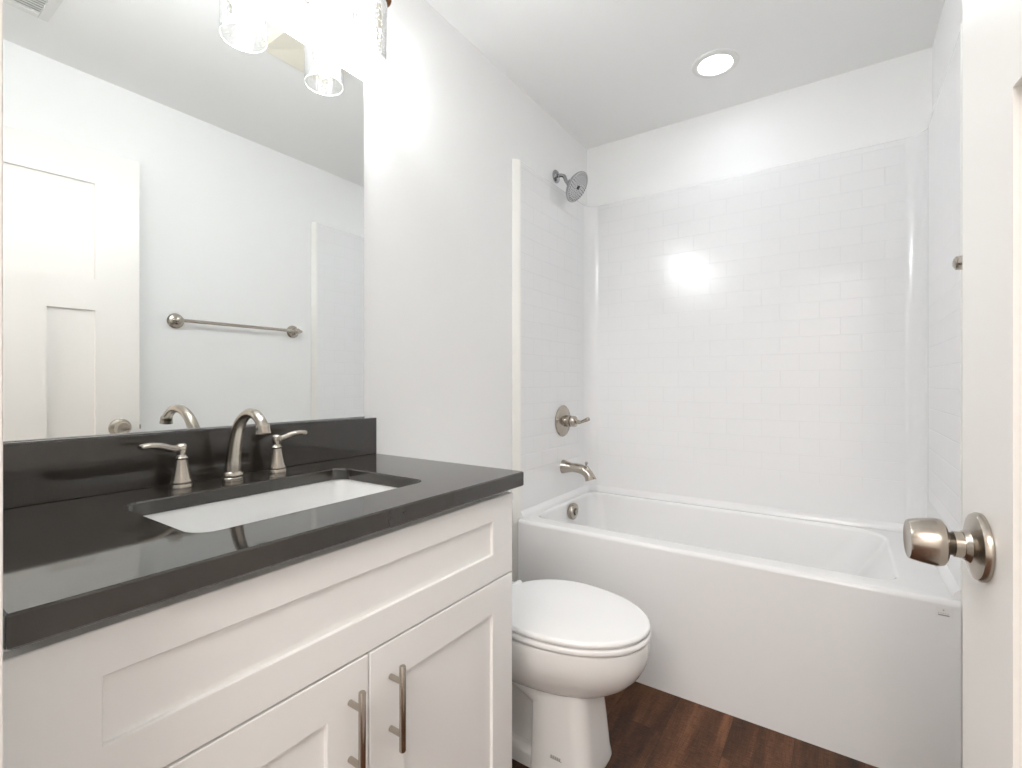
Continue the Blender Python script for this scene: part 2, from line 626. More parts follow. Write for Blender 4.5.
# ------------------------------------------------------------------ bathtub
TX0, TX1, TY0, TY1, TZ = 0.0290, W - 0.0276, 1.8060, D - 0.002, 0.534
def build_tub():
    root = thing('bathtub', 'white alcove bathtub with plain front apron at the end of the room', 'bathtub', ((TX0 + TX1) / 2, (TY0 + TY1) / 2, 0))
    bm = NB()
    R = []
    R.append(rrect(TX0, TY0, TX1, TY1, 0.006, 0.0))
    R.append(rrect(TX0, TY0, TX1, TY1, 0.006, TZ - 0.10))
    R.append(rrect(TX0, TY0, TX1, TY1, 0.006, TZ - 0.016))
    for a in (30, 60, 90):
        s, c = math.sin(math.radians(a)), math.cos(math.radians(a))
        R.append(rrect(TX0, TY0 + 0.016 * (1 - c), TX1, TY1, 0.006, TZ - 0.016 + 0.016 * s))
    ox0, oy0, ox1, oy1 = 0.068, 1.899, 1.360, 2.500
    rr = (0.06, 0.06, 0.13, 0.07)
    R.append(rrect(ox0 - 0.014, oy0 - 0.014, ox1 + 0.014, oy1 + 0.014, tuple(q + 0.012 for q in rr), TZ))
    for a in (30, 60, 90):
        s, c = math.sin(math.radians(a)), math.cos(math.radians(a))
        d = 0.014 * (1 - s)
        R.append(rrect(ox0 - d, oy0 - d, ox1 + d, oy1 + d, rr, TZ - 0.014 * (1 - c)))
    for t in (0.12, 0.25, 0.4, 0.55, 0.7, 0.82):
        z = TZ - 0.014 - (TZ - 0.014 - 0.10) * t
        R.append(rrect(ox0 + 0.045 * t, oy0 + 0.05 * t, ox1 - 0.26 * t, oy1 - 0.05 * t, (0.06 + 0.03 * t, 0.06 + 0.03 * t, 0.13, 0.07 + 0.03 * t), z))
    R.append(rrect(ox0 + 0.055, oy0 + 0.065, ox1 - 0.27, oy1 - 0.065, 0.10, 0.125))
    R.append(rrect(ox0 + 0.085, oy0 + 0.10, ox1 - 0.31, oy1 - 0.10, 0.09, 0.102))
    R.append(rrect(ox0 + 0.14, oy0 + 0.16, ox1 - 0.38, oy1 - 0.16, 0.06, 0.098))
    loft(bm, R, True, True)
    obj('tub_shell', bm, M_ACRYL, root, 40)
    # overflow cover with turn knob
    bm = NB()
    lathe(bm, [(0.039, 0.0), (0.042, 0.006), (0.042, 0.018), (0.039, 0.024), (0.021, 0.026)], (0.0725, 2.236, 0.486), (1, 0, -0.05))
    ov = obj('overflow_cover', bm, M_NICKEL, root)
    bm = NB()
    lathe(bm, [(0.018, 0.0245), (0.018, 0.0275), (0.0165, 0.028)], (0.0725, 2.236, 0.486), (1, 0, -0.05))
    obj('overflow_ring', bm, M_DARK, ov)
    bm = NB()
    lathe(bm, [(0.013, 0.0275), (0.013, 0.031), (0.011, 0.033)], (0.0725, 2.236, 0.486), (1, 0, -0.05))
    obj('overflow_knob', bm, M_NICKEL, ov)
    bm = NB()
    lathe(bm, [(0.030, 0), (0.032, 0.003), (0.025, 0.006)], (0.33, 2.17, 0.0975), (0, 0, 1))
    obj('drain', bm, M_NICKEL, root)
    # printed maker's marks on the apron
    bm = NB()
    y = TY0 - 0.0004
    box(bm, 1.440, y - 0.0004, 0.487, 1.478, y + 0.002, 0.512)
    s1 = obj('apron_sticker', bm, M_PALE, root, 0)
    bm = NB()
    box(bm, 1.446, y - 0.0010, 0.4900, 1.470, y, 0.4930)
    for k in range(5):
        x = 1.446 + k * 0.005
        box(bm, x, y - 0.0010, 0.4960, x + 0.0020, y, 0.4975)
    box(bm, 1.456, y - 0.0010, 0.504, 1.459, y, 0.507)
    obj('sticker_print', bm, M_INK, s1, 0)
    bm = NB()
    for k in range(4):
        x = 0.592 + k * 0.007
        box(bm, x, y - 0.0003, 0.5110, x + 0.005, y + 0.002, 0.5140 + 0.002 * (k % 2))
    obj('embossed_mark', bm, M_PALE, root, 0)
build_tub()

# ------------------------------------------------------------------ shower fittings
def build_shower():
    ax, ay, az = 0.0, 2.205, 2.2056
    r = thing('overhead_shower', 'chrome round shower head on curved arm high on the left wall', 'shower', (ax, ay, az))
    bm = NB()
    lathe(bm, [(0.033, 0.001), (0.033, 0.006), (0.028, 0.012), (0.018, 0.016), (0.012, 0.018)], (ax, ay, az), (1, 0, 0))
    obj('wall_flange', bm, M_CHROME, r)
    n = Vector((0.82, 0.0, -0.57)).normalized()
    hc = Vector((0.128, 2.197, 2.1206))
    neck = hc - n * 0.062
    pts = bez([(0.010, ay, az), (0.030, ay, az), (0.052, ay - 0.002, az - 0.012), tuple(neck - n * 0.012), tuple(neck + n * 0.004)], 8)
    bm = NB()
    tube(bm, pts, 0.0095, 16)
    obj('shower_arm', bm, M_CHROME, r)
    bm = NB()
    lathe(bm, [(0.011, -0.062), (0.017, -0.058), (0.018, -0.046), (0.014, -0.042), (0.018, -0.036), (0.030, -0.028), (0.055, -0.018), (0.072, -0.011), (0.077, -0.004), (0.0775, 0.001), (0.074, 0.003)], hc, n, 48)
    hd = obj('head_shell', bm, M_CHROME, r)
    bm = NB()
    lathe(bm, [(0.0735, 0.0), (0.0725, 0.004), (0.04, 0.0055), (0.001, 0.006)], hc, n, 48)
    fc = obj('spray_face', bm, simple('spray_plate', (0.62, 0.62, 0.63), 0.35, metal=0.2), hd)
    a, u, v = basis(n)
    bm = NB()
    for rad, cnt in ((0.016, 6), (0.027, 12), (0.038, 16), (0.049, 22), (0.060, 28), (0.067, 34)):
        for k in range(cnt):
            t = 2 * PI * k / cnt + rad * 40
            p = hc + (u * math.cos(t) + v * math.sin(t)) * rad + n * 0.0035
            lathe(bm, [(0.0027, 0), (0.0022, 0.004)], p, n, 6)
    nz = obj('nozzles', bm, M_RUBBER, fc)
    nz['kind'] = 'stuff'
    bm = NB()
    lathe(bm, [(0.010, 0.005), (0.010, 0.009), (0.008, 0.010)], hc, n, 24)
    obj('spray_selector', bm, M_DARK, fc)
build_shower()

def build_valve():
    x, y, z = SX0 + 0.0005, 2.228, 0.9456
    r = thing('shower_valve', 'round nickel shower valve with lever handle on the left tile panel above the tub spout', 'shower valve', (x, y, z))
    bm = NB()
    lathe(bm, [(0.080, 0.0), (0.081, 0.004), (0.077, 0.008), (0.070, 0.0085), (0.066, 0.011), (0.035, 0.015), (0.032, 0.016)], (x, y, z), (1, 0, 0), 56)
    obj('escutcheon', bm, M_NICKEL, r)
    bm = NB()
    lathe(bm, [(0.0295, 0.013), (0.0295, 0.047), (0.028, 0.049), (0.019, 0.049), (0.019, 0.054), (0.0275, 0.054), (0.0275, 0.074), (0.024, 0.079), (0.016, 0.083)], (x, y, z), (1, 0, 0), 40)
    obj('valve_body', bm, M_NICKEL, r)
    bm = NB()
    pts = bez([(x + 0.078, y, z), (x + 0.10, y - 0.004, z - 0.002), (x + 0.125, y - 0.010, z + 0.005), (x + 0.158, y - 0.018, z + 0.018)], 8)
    n = len(pts)
    rad = [0.013 - 0.006 * min(1, i / (n * 0.5)) + (0.004 * max(0, (i - n * 0.5) / (n * 0.5))) for i in range(n)]
    rad[-1] *= 0.6
    tube(bm, pts, rad, 18)
    obj('lever_handle', bm, M_NICKEL, r)
build_valve()

def build_spout():
    x, y, z = SX0 + 0.0005, 2.236, 0.7085
    r = thing('tub_spout', 'nickel tub spout with pull-up diverter on the left tile panel below the valve', 'tub spout', (x, y, z))
    bm = NB()
    pts = bez([(x, y, z), (x + 0.03, y, z), (x + 0.075, y, z), (x + 0.112, y, z - 0.006), (x + 0.142, y, z - 0.026), (x + 0.153, y, z - 0.054)], 6)
    n = len(pts)
    rad = []
    for i in range(n):
        t = i / (n - 1)
        rad.append(0.036 - 0.014 * min(1, t / 0.3) + 0.003 * t if t < 0.85 else 0.025)
    tube(bm, pts, rad, 24)
    body = obj('spout_body', bm, M_NICKEL, r)
    bm = NB()
    lathe(bm, [(0.004, 0), (0.004, 0.014), (0.008, 0.016), (0.0085, 0.024), (0.006, 0.027)], (x + 0.126, y, z + 0.009), (0.25, 0, 1), 16)
    obj('diverter_knob', bm, M_NICKEL, body)
    bm = NB()
    tube(bm, [(x + 0.134, y, z + 0.014), (x + 0.160, y, z - 0.016), (x + 0.182, y, z - 0.046)], [0.008, 0.009, 0.007], 14, flat=[(1, 0.5)] * 3)
    obj('diverter_plate', bm, M_NICKEL, body)
build_spout()

# ------------------------------------------------------------------ vanity cabinet
CY0, CY1 = 0.1110, 0.9990
FX = 0.547            # front face of doors
DT = 0.020
def shaker(bm, y0, y1, z0, z1, st, top, bot, rec=0.0075):
    """shaker front: flat frame around a recessed centre, one mesh"""
    x1, x0, b = FX, FX - DT, 0.0013
    def ring(x, a0, a1, c0, c1):
        return [Vector((x, a0, c0)), Vector((x, a1, c0)), Vector((x, a1, c1)), Vector((x, a0, c1))]
    e = 0.001
    i0, i1, k0, k1 = y0 + st, y1 - st, z0 + bot, z1 - top
    loft(bm, [ring(x0, y0, y1, z0, z1), ring(x1 - b, y0, y1, z0, z1), ring(x1, y0 + b, y1 - b, z0 + b, z1 - b),
              ring(x1, i0, i1, k0, k1), ring(x1 - e, i0 + e, i1 - e, k0 + e, k1 - e), ring(x1 - rec, i0 + e, i1 - e, k0 + e, k1 - e)])
def build_vanity():
    r = thing('vanity_cabinet', 'white shaker vanity cabinet under the dark countertop', 'vanity cabinet', (0.28, (CY0 + CY1) / 2, 0))
    bm = NB()
    bx = FX - DT - 0.0015
    box(bm, 0.002, CY0, 0.10, bx - 0.02, CY0 + 0.018, 0.8849)
    box(bm, 0.002, CY1 - 0.014, 0.10, bx - 0.02, CY1 + 0.004, 0.8849, 0.001)
    box(bm, 0.002, CY0 + 0.018, 0.10, bx - 0.02, CY1 - 0.014, 0.118)
    # face frame
    box(bm, bx - 0.02, CY0, 0.10, bx, CY0 + 0.04, 0.8849, 0.001)
    box(bm, bx - 0.02, CY1 - 0.036, 0.10, bx, CY1 + 0.004, 0.8849, 0.001)
    box(bm, bx - 0.02, CY0 + 0.04, 0.8344, bx, CY1 - 0.036, 0.8849, 0.001)
    box(bm, bx - 0.02, CY0 + 0.04, 0.6344, bx, CY1 - 0.036, 0.6894, 0.001)
    box(bm, bx - 0.02, 0.538, 0.118, bx, 0.578, 0.64, 0.001)
    box(bm, bx - 0.02, CY0 + 0.04, 0.10, bx, CY1 - 0.036, 0.125, 0.001)
    # toe kick
    box(bm, bx - 0.085, CY0, 0.0, bx - 0.07, CY1 + 0.004, 0.10)
    box(bm, 0.002, CY1 - 0.014, 0.0, bx - 0.07, CY1 + 0.004, 0.10)
    box(bm, 0.002, CY0, 0.0, bx - 0.07, CY0 + 0.018, 0.10)
    obj('cabinet_box', bm, M_CAB, r)
    bm = NB()
    shaker(bm, CY0, CY1, 0.6764, 0.8694, 0.079, 0.053, 0.0605)
    obj('drawer_front', bm, M_CAB, r)
    for y0, y1, hy in ((CY0, 0.5555, 0.518), (0.5595, CY1, 0.606)):
        bm = NB()
        shaker(bm, y0, y1, 0.112, 0.6724, 0.080, 0.0725, 0.080)
        d = obj('cabinet_door', bm, M_CAB, r)
        bm = NB()
        tube(bm, [(FX + 0.031, hy, 0.4864), (FX + 0.031, hy, 0.4879), (FX + 0.031, hy, 0.6369), (FX + 0.031, hy, 0.6384)], [0.0050, 0.006, 0.006, 0.0050], 20)
        for z in (0.5154, 0.6094):
            tube(bm, [(FX - 0.001, hy, z), (FX + 0.031, hy, z)], 0.0050, 16)
        obj('bar_handle', bm, M_NICKEL, d)
build_vanity()

# ------------------------------------------------------------------ countertop, sink, faucet
OX0, OX1, OY0, OY1 = 0.150, 0.452, 0.325, 0.797
KX, KY0, KY1, KZ = 0.5697, 0.1110, 1.0205, 0.9211
def build_counter():
    r = thing('countertop', 'dark grey polished quartz vanity countertop with backsplash', 'countertop', (KX / 2, (KY0 + KY1) / 2, 0.8856))
    bm = NB()
    t = 0.027
    ro = (0.002, 0.003, 0.006, 0.002)
    ri = 0.034
    e = 0.0025
    R = [rrect(OX0, OY0, OX1, OY1, ri, KZ - t), rrect(OX0, OY0, OX1, OY1, ri, KZ - e), rrect(OX0 - e, OY0 - e, OX1 + e, OY1 + e, ri + e, KZ),
         rrect(0.001 + e, KY0 + e, KX - e, KY1 - e, ro, KZ), rrect(0.001, KY0, KX, KY1, ro, KZ - e),
         rrect(0.001, KY0, KX, KY1, ro, KZ - 0.0355 + e), rrect(0.001 + e, KY0 + e, KX - e, KY1 - e, ro, KZ - 0.0355),
         rrect(0.001, KY0 + 0.04, KX - 0.045, KY1 - 0.04, 0.002, KZ - 0.0355), rrect(0.001, KY0 + 0.04, KX - 0.045, KY1 - 0.04, 0.002, KZ - t),
         rrect(OX0, OY0, OX1, OY1, ri, KZ - t)]
    loft(bm, R, False, False)
    bmesh.ops.remove_doubles(bm, verts=bm.verts, dist=1e-5)
    obj('slab', bm, M_QUARTZ, r, 30)
    bm = NB()
    box(bm, 0.001, KY0, KZ, 0.021, KY1, 1.0326, 0.0015)
    obj('backsplash', bm, M_QUARTZ, r)
build_counter()

def build_sink():
    zt = KZ - 0.0275
    bm = NB()
    x0, x1, y0, y1 = OX0 - 0.004, OX1 + 0.004, OY0 - 0.004, OY1 + 0.004
    R = [rrect(x0 - 0.03, y0 - 0.03, x1 + 0.012, y1 + 0.03, 0.05, zt - 0.012), rrect(x0 - 0.03, y0 - 0.03, x1 + 0.012, y1 + 0.03, 0.05, zt),
         rrect(x0, y0, x1, y1, 0.036, zt), rrect(x0 + 0.003, y0 + 0.003, x1 - 0.003, y1 - 0.003, 0.036, zt - 0.006)]
    dep = 0.13
    for q in (0.2, 0.4, 0.6, 0.78):
        R.append(rrect(x0 + 0.003 + 0.02 * q, y0 + 0.003 + 0.03 * q, x1 - 0.003 - 0.02 * q, y1 - 0.003 - 0.03 * q, 0.036 + 0.02 * q, zt - 0.006 - dep * q))
    R.append(rrect(x0 + 0.035, y0 + 0.045, x1 - 0.035, y1 - 0.045, 0.05, zt - dep * 0.93))
    R.append(rrect(x0 + 0.06, y0 + 0.075, x1 - 0.06, y1 - 0.075, 0.05, zt - dep * 0.99))
    R.append(rrect(x0 + 0.11, y0 + 0.17, x1 - 0.11, y1 - 0.17, 0.03, zt - dep * 1.02))
    # outer underside
    loft(bm, R, False, True)
    n0 = len(R[0])
    root = thing('undermount_sink', 'white rectangular undermount sink set below the dark countertop opening', 'sink', ((x0 + x1) / 2, (y0 + y1) / 2, zt - dep - 0.02))
    obj('basin', bm, M_CHINA, root, 40, fix=True)
    bm = NB()
    lathe(bm, [(0.022, 0), (0.023, 0.003), (0.018, 0.005), (0.016, 0.002)], ((x0 + x1) / 2, (y0 + y1) / 2, zt - dep * 1.02), (0, 0, 1), 28)
    obj('drain', bm, M_NICKEL, root)
build_sink()

def build_faucet():
    fy = 0.5560
    fx = 0.082
    r = thing('sink_faucet', 'brushed nickel widespread faucet with arched spout behind the sink', 'faucet', (fx, fy, KZ))
    bm = NB()
    lathe(bm, [(0.0235, 0), (0.0235, 0.006), (0.0215, 0.008), (0.0225, 0.010), (0.0225, 0.015), (0.0205, 0.018), (0.0185, 0.020)], (fx, fy, KZ + 0.0004), (0, 0, 1), 40)
    base = obj('spout_base', bm, M_NICKEL, r)
    bm = NB()
    pts = bez([(fx, fy, KZ + 0.016), (fx + 0.004, fy, KZ + 0.05), (fx + 0.020, fy - 0.003, KZ + 0.092), (fx + 0.046, fy - 0.006, KZ + 0.132), (fx + 0.083, fy - 0.009, KZ + 0.153), (fx + 0.120, fy - 0.012, KZ + 0.153), (fx + 0.146, fy - 0.014, KZ + 0.139), (fx + 0.155, fy - 0.015, KZ + 0.129)], 7)
    n = len(pts)
    rad = [0.0178 - 0.0072 * min(1, (i / (n - 1)) / 0.55) for i in range(n)]
    tube(bm, pts, rad, 28)
    obj('spout', bm, M_NICKEL, r)
    d = (pts[-1] - pts[-3]).normalized()
    bm = NB()
    lathe(bm, [(0.0112, -0.006), (0.0130, -0.003), (0.0138, 0.001), (0.0130, 0.003), (0.0142, 0.010), (0.0146, 0.014), (0.011, 0.0145), (0.010, 0.011)], pts[-1], (d * 0.35 + Vector((0, 0, -1))).normalized(), 32)
    obj('aerator', bm, M_NICKEL, r)
    for hy, s in ((0.4575, -1), (0.6670, 1)):
        hx = 0.070
        bm = NB()
        lathe(bm, [(0.0220, 0), (0.0220, 0.006), (0.0206, 0.008), (0.0210, 0.010), (0.0210, 0.014), (0.0189, 0.018), (0.0168, 0.026), (0.0143, 0.038), (0.0122, 0.050), (0.0109, 0.058), (0.0118, 0.0595), (0.0133, 0.062), (0.0100, 0.065), (0.0085, 0.069), (0.0081, 0.073)], (hx, hy, KZ + 0.0004), (0, 0, 1), 36)
        h = obj('handle_base', bm, M_NICKEL, r)
        bm = NB()
        z = KZ
        lathe(bm, [(0.0085, 0.068), (0.0105, 0.075), (0.0115, 0.082), (0.0105, 0.088), (0.006, 0.092)], (hx, hy, KZ), (0, 0, 1), 28)
        pts = bez([(hx, hy + s * 0.002, z + 0.081), (hx, hy + s * 0.018, z + 0.083), (hx + 0.002, hy + s * 0.038, z + 0.090), (hx + 0.005, hy + s * 0.060, z + 0.093), (hx + 0.008, hy + s * 0.076, z + 0.0915)], 6)
        n = len(pts)
        rad = [0.0075 + 0.003 * i / (n - 1) for i in range(n)]
        rad[-1] = 0.007
        k = [(1.0, 1.0)] * n
        k = [((1.0, 1.0 - 0.45 * i / (n - 1)) if True else 0) for i in range(n)]
        tube(bm, pts, rad, 18, flat=k)
        obj('lever', bm, M_NICKEL, h)
build_faucet()

# ------------------------------------------------------------------ mirror
def build_mirror():
    my0, my1, mz0, mz1 = 0.1115, 0.9845, 1.0364, 2.0694
    r = thing('vanity_mirror', 'large frameless rectangular mirror above the vanity backsplash', 'mirror', (0, (my0 + my1) / 2, mz0))
    bm = NB()
    box(bm, 0.0006, my0, mz0, 0.0055, my1, mz1, 0.0006, 1)
    obj('mirror_glass', bm, M_MIRROR, r, 0)
    bm = NB()
    box(bm, 0.0006, my0, 1.0330, 0.0085, my1, 1.0364, 0.0005)
    box(bm, 0.0060, my0, 1.0364, 0.0085, my1, 1.0382, 0.0005)
    obj('bottom_channel', bm, M_CHROME, r)
build_mirror()

# ------------------------------------------------------------------ vanity light
def build_vanity_light():
    ly = [0.914, 0.6705, 0.427, 0.1835]
    lx = 0.105
    zb = 2.057
    zt = 2.232
    yc = sum(ly) / 4
    r = thing('vanity_light', 'four-lamp vanity light with seeded glass shades above the mirror', 'wall light', (0, yc, 2.29))
    bm = NB()
    box(bm, 0.001, yc - 0.11, 2.217, 0.022, yc + 0.11, 2.337, 0.004)
    obj('wall_plate', bm, M_NICKEL, r)
    bm = NB()
    box(bm, lx - 0.011, 0.108, 2.268, lx + 0.011, 0.980, 2.290, 0.002)
    for y in (yc - 0.06, yc + 0.06):
        box(bm, 0.020, y - 0.008, 2.271, lx - 0.010, y + 0.008, 2.287, 0.001)
    obj('cross_bar', bm, M_NICKEL, r)
    for y in (0.101, 0.987):
        bm = NB()
        lathe(bm, [(0.014, -0.006), (0.016, -0.003), (0.016, 0.003), (0.014, 0.006)], (lx, y, 2.274), (0, 1, 0), 24)
        obj('bar_finial', bm, M_BRONZE, r)
    for y in ly:
        bm = NB()
        lathe(bm, [(0.006, 0.040), (0.006, 0.028), (0.030, 0.026), (0.034, 0.018), (0.034, 0.004), (0.024, 0.002), (0.0195, -0.002), (0.0195, -0.034), (0.016, -0.036)], (lx, y, zt), (0, 0, 1), 32)
        so = obj('lamp_holder', bm, M_NICKEL, r)
        bm = NB()
        lathe(bm, [(0.011, 0), (0.012, -0.012), (0.020, -0.030), (0.0245, -0.055), (0.0240, -0.085), (0.016, -0.106), (0.001, -0.113)], (lx, y, zt - 0.034), (0, 0, 1), 16)
        obj('bulb', bm, M_BULB, so)
        bm = NB()
        ro, ri = 0.0565, 0.0540
        prof = [(0.020, zt + 0.001), (0.048, zt + 0.001), (0.0545, zt - 0.003), (ro, zt - 0.010)]
        prof += [(ro, zt - 0.010 - (zt - 0.010 - zb) * k / 8) for k in range(1, 9)]
        prof += [(ro - 0.0005, zb - 0.0015), (ri, zb - 0.001), (ri, zb + 0.003)]
        lathe(bm, prof, (lx, y, 0), (0, 0, 1), 48, False, False)
        obj('glass_shade', bm, M_GLASS, so, 60, fix=False)
        bm = NB()
        rim = [(lx + 0.0553 * math.cos(2 * PI * k / 48), y + 0.0553 * math.sin(2 * PI * k / 48), zb) for k in range(48)]
        rings = []
        for k in range(48):
            a = 2 * PI * k / 48
            c = Vector((lx + 0.0553 * math.cos(a), y + 0.0553 * math.sin(a), zb))
            rad = Vector((math.cos(a), math.sin(a), 0))
            rings.append([c + (rad * math.cos(2 * PI * j / 8) + Vector((0, 0, 1)) * math.sin(2 * PI * j / 8)) * 0.0018 for j in range(8)])
        loft(bm, rings + [rings[0]], False, False)
        bmesh.ops.remove_doubles(bm, verts=bm.verts, dist=1e-6)
        obj('shade_rim', bm, M_RIM, so)
M_RIM = simple('fire_polished_glass_rim', (0.80, 0.80, 0.78), 0.08)
build_vanity_light()

# ------------------------------------------------------------------ ceiling fittings
def build_can():
    x, y = 0.777, 2.199
    r = thing('recessed_light', 'round white recessed ceiling light lit above the bathtub', 'ceiling light', (x, y, H))
    bm = NB()
    lathe(bm, [(0.0665, -0.0005), (0.0665, -0.004), (0.070, -0.0075), (0.086, -0.0065), (0.0935, -0.003), (0.0945, -0.0005)], (x, y, H), (0, 0, 1), 56, False, False)
    obj('trim_ring', bm, M_VENT, r, fix=True)
    bm = NB()
    lathe(bm, [(0.0668, -0.002), (0.0668, -0.0035), (0.001, -0.0036)], (x, y, H), (0, 0, 1), 40, True, True)
    obj('lens', bm, M_LENS, r)
build_can()

def build_fan():
    x0, x1, y0, y1 = 0.415, 0.705, 1.045, 1.335
    r = thing('exhaust_fan', 'square white exhaust fan cover on the ceiling, visible only in the mirror', 'exhaust fan', ((x0 + x1) / 2, (y0 + y1) / 2, H))
    bm = NB()
    R = [rrect(x0, y0, x1, y1, 0.004, H - 0.0005), rrect(x0, y0, x1, y1, 0.004, H - 0.022), rrect(x0 + 0.006, y0 + 0.006, x1 - 0.006, y1 - 0.006, 0.003, H - 0.022)]
    R.append(rrect(x0 + 0.138, y0 + 0.138, x1 - 0.138, y1 - 0.138, 0.002, H - 0.004))
    loft(bm, R)
    obj('cover', bm, M_FAN, r, 20)
build_fan()

def build_vent():
    x0, x1, y0, y1 = 1.045, 1.2480, 0.235, 0.5315
    r = thing('ceiling_register', 'white louvred ceiling air register seen at the top left of the mirror', 'air vent', ((x0 + x1) / 2, (y0 + y1) / 2, H))
    bm = NB()
    wd = 0.030
    box(bm, x0, y0, H - 0.007, x1, y0 + wd, H - 0.0005, 0.002)
    box(bm, x0, y1 - wd, H - 0.007, x1, y1, H - 0.0005, 0.002)
    box(bm, x0, y0 + wd, H - 0.007, x0 + wd, y1 - wd, H - 0.0005, 0.002)
    box(bm, x1 - wd, y0 + wd, H - 0.007, x1, y1 - wd, H - 0.0005, 0.002)
    obj('register_frame', bm, M_VENT, r)
    bm = NB()
    box(bm, x0 + wd, y0 + wd, H - 0.0012, x1 - wd, y1 - wd, H - 0.0004)
    obj('duct_opening', bm, M_GREY, r, 0)
    n = 9
    for k in range(n):
        x = x0 + wd + (x1 - x0 - 2 * wd) * (k + 0.5) / n
        t = bmesh.new()
        box(t, -0.0068, y0 + wd - 0.004, -0.0007, 0.0068, y1 - wd + 0.004, 0.0007)
        bm = NB()
        merge(bm, t, Matrix.Translation((x, 0, H - 0.0052)) @ Matrix.Rotation(math.radians(-14), 4, 'Y'))
        obj('louvre', bm, M_VENT, r, 0)
build_vent()

# ------------------------------------------------------------------ towel bar on the right wall
def build_towel_bar():
    z, xb = 1.4490, W - 0.051
    r = thing('towel_bar', 'brushed nickel towel bar on the right wall seen in the mirror', 'towel bar', (W, 1.375, z))
    ya, yb = 1.058, 1.680
    bm = NB()
    tube(bm, [(xb, ya + 0.004, z), (xb, yb - 0.004, z)], 0.0085, 20)
    obj('bar', bm, M_NICKEL, r)
    for y, s in ((ya, -1), (yb, 1)):
        bm = NB()
        lathe(bm, [(0.037, 0.001), (0.037, 0.007), (0.033, 0.010), (0.031, 0.015), (0.019, 0.019), (0.015, 0.030), (0.0145, 0.038), (0.017, 0.042), (0.018, 0.051), (0.017, 0.060), (0.010, 0.064)], (W, y, z), (-1, 0, 0), 36)
        po = obj('post', bm, M_NICKEL, r)
        bm = NB()
        lathe(bm, [(0.0105, 0.010), (0.0125, 0.016), (0.0110, 0.021), (0.0065, 0.024), (0.0080, 0.027), (0.0070, 0.031), (0.001, 0.033)], (xb, y, z), (0, s, 0), 24)
        obj('finial', bm, M_NICKEL, po)
build_towel_bar()

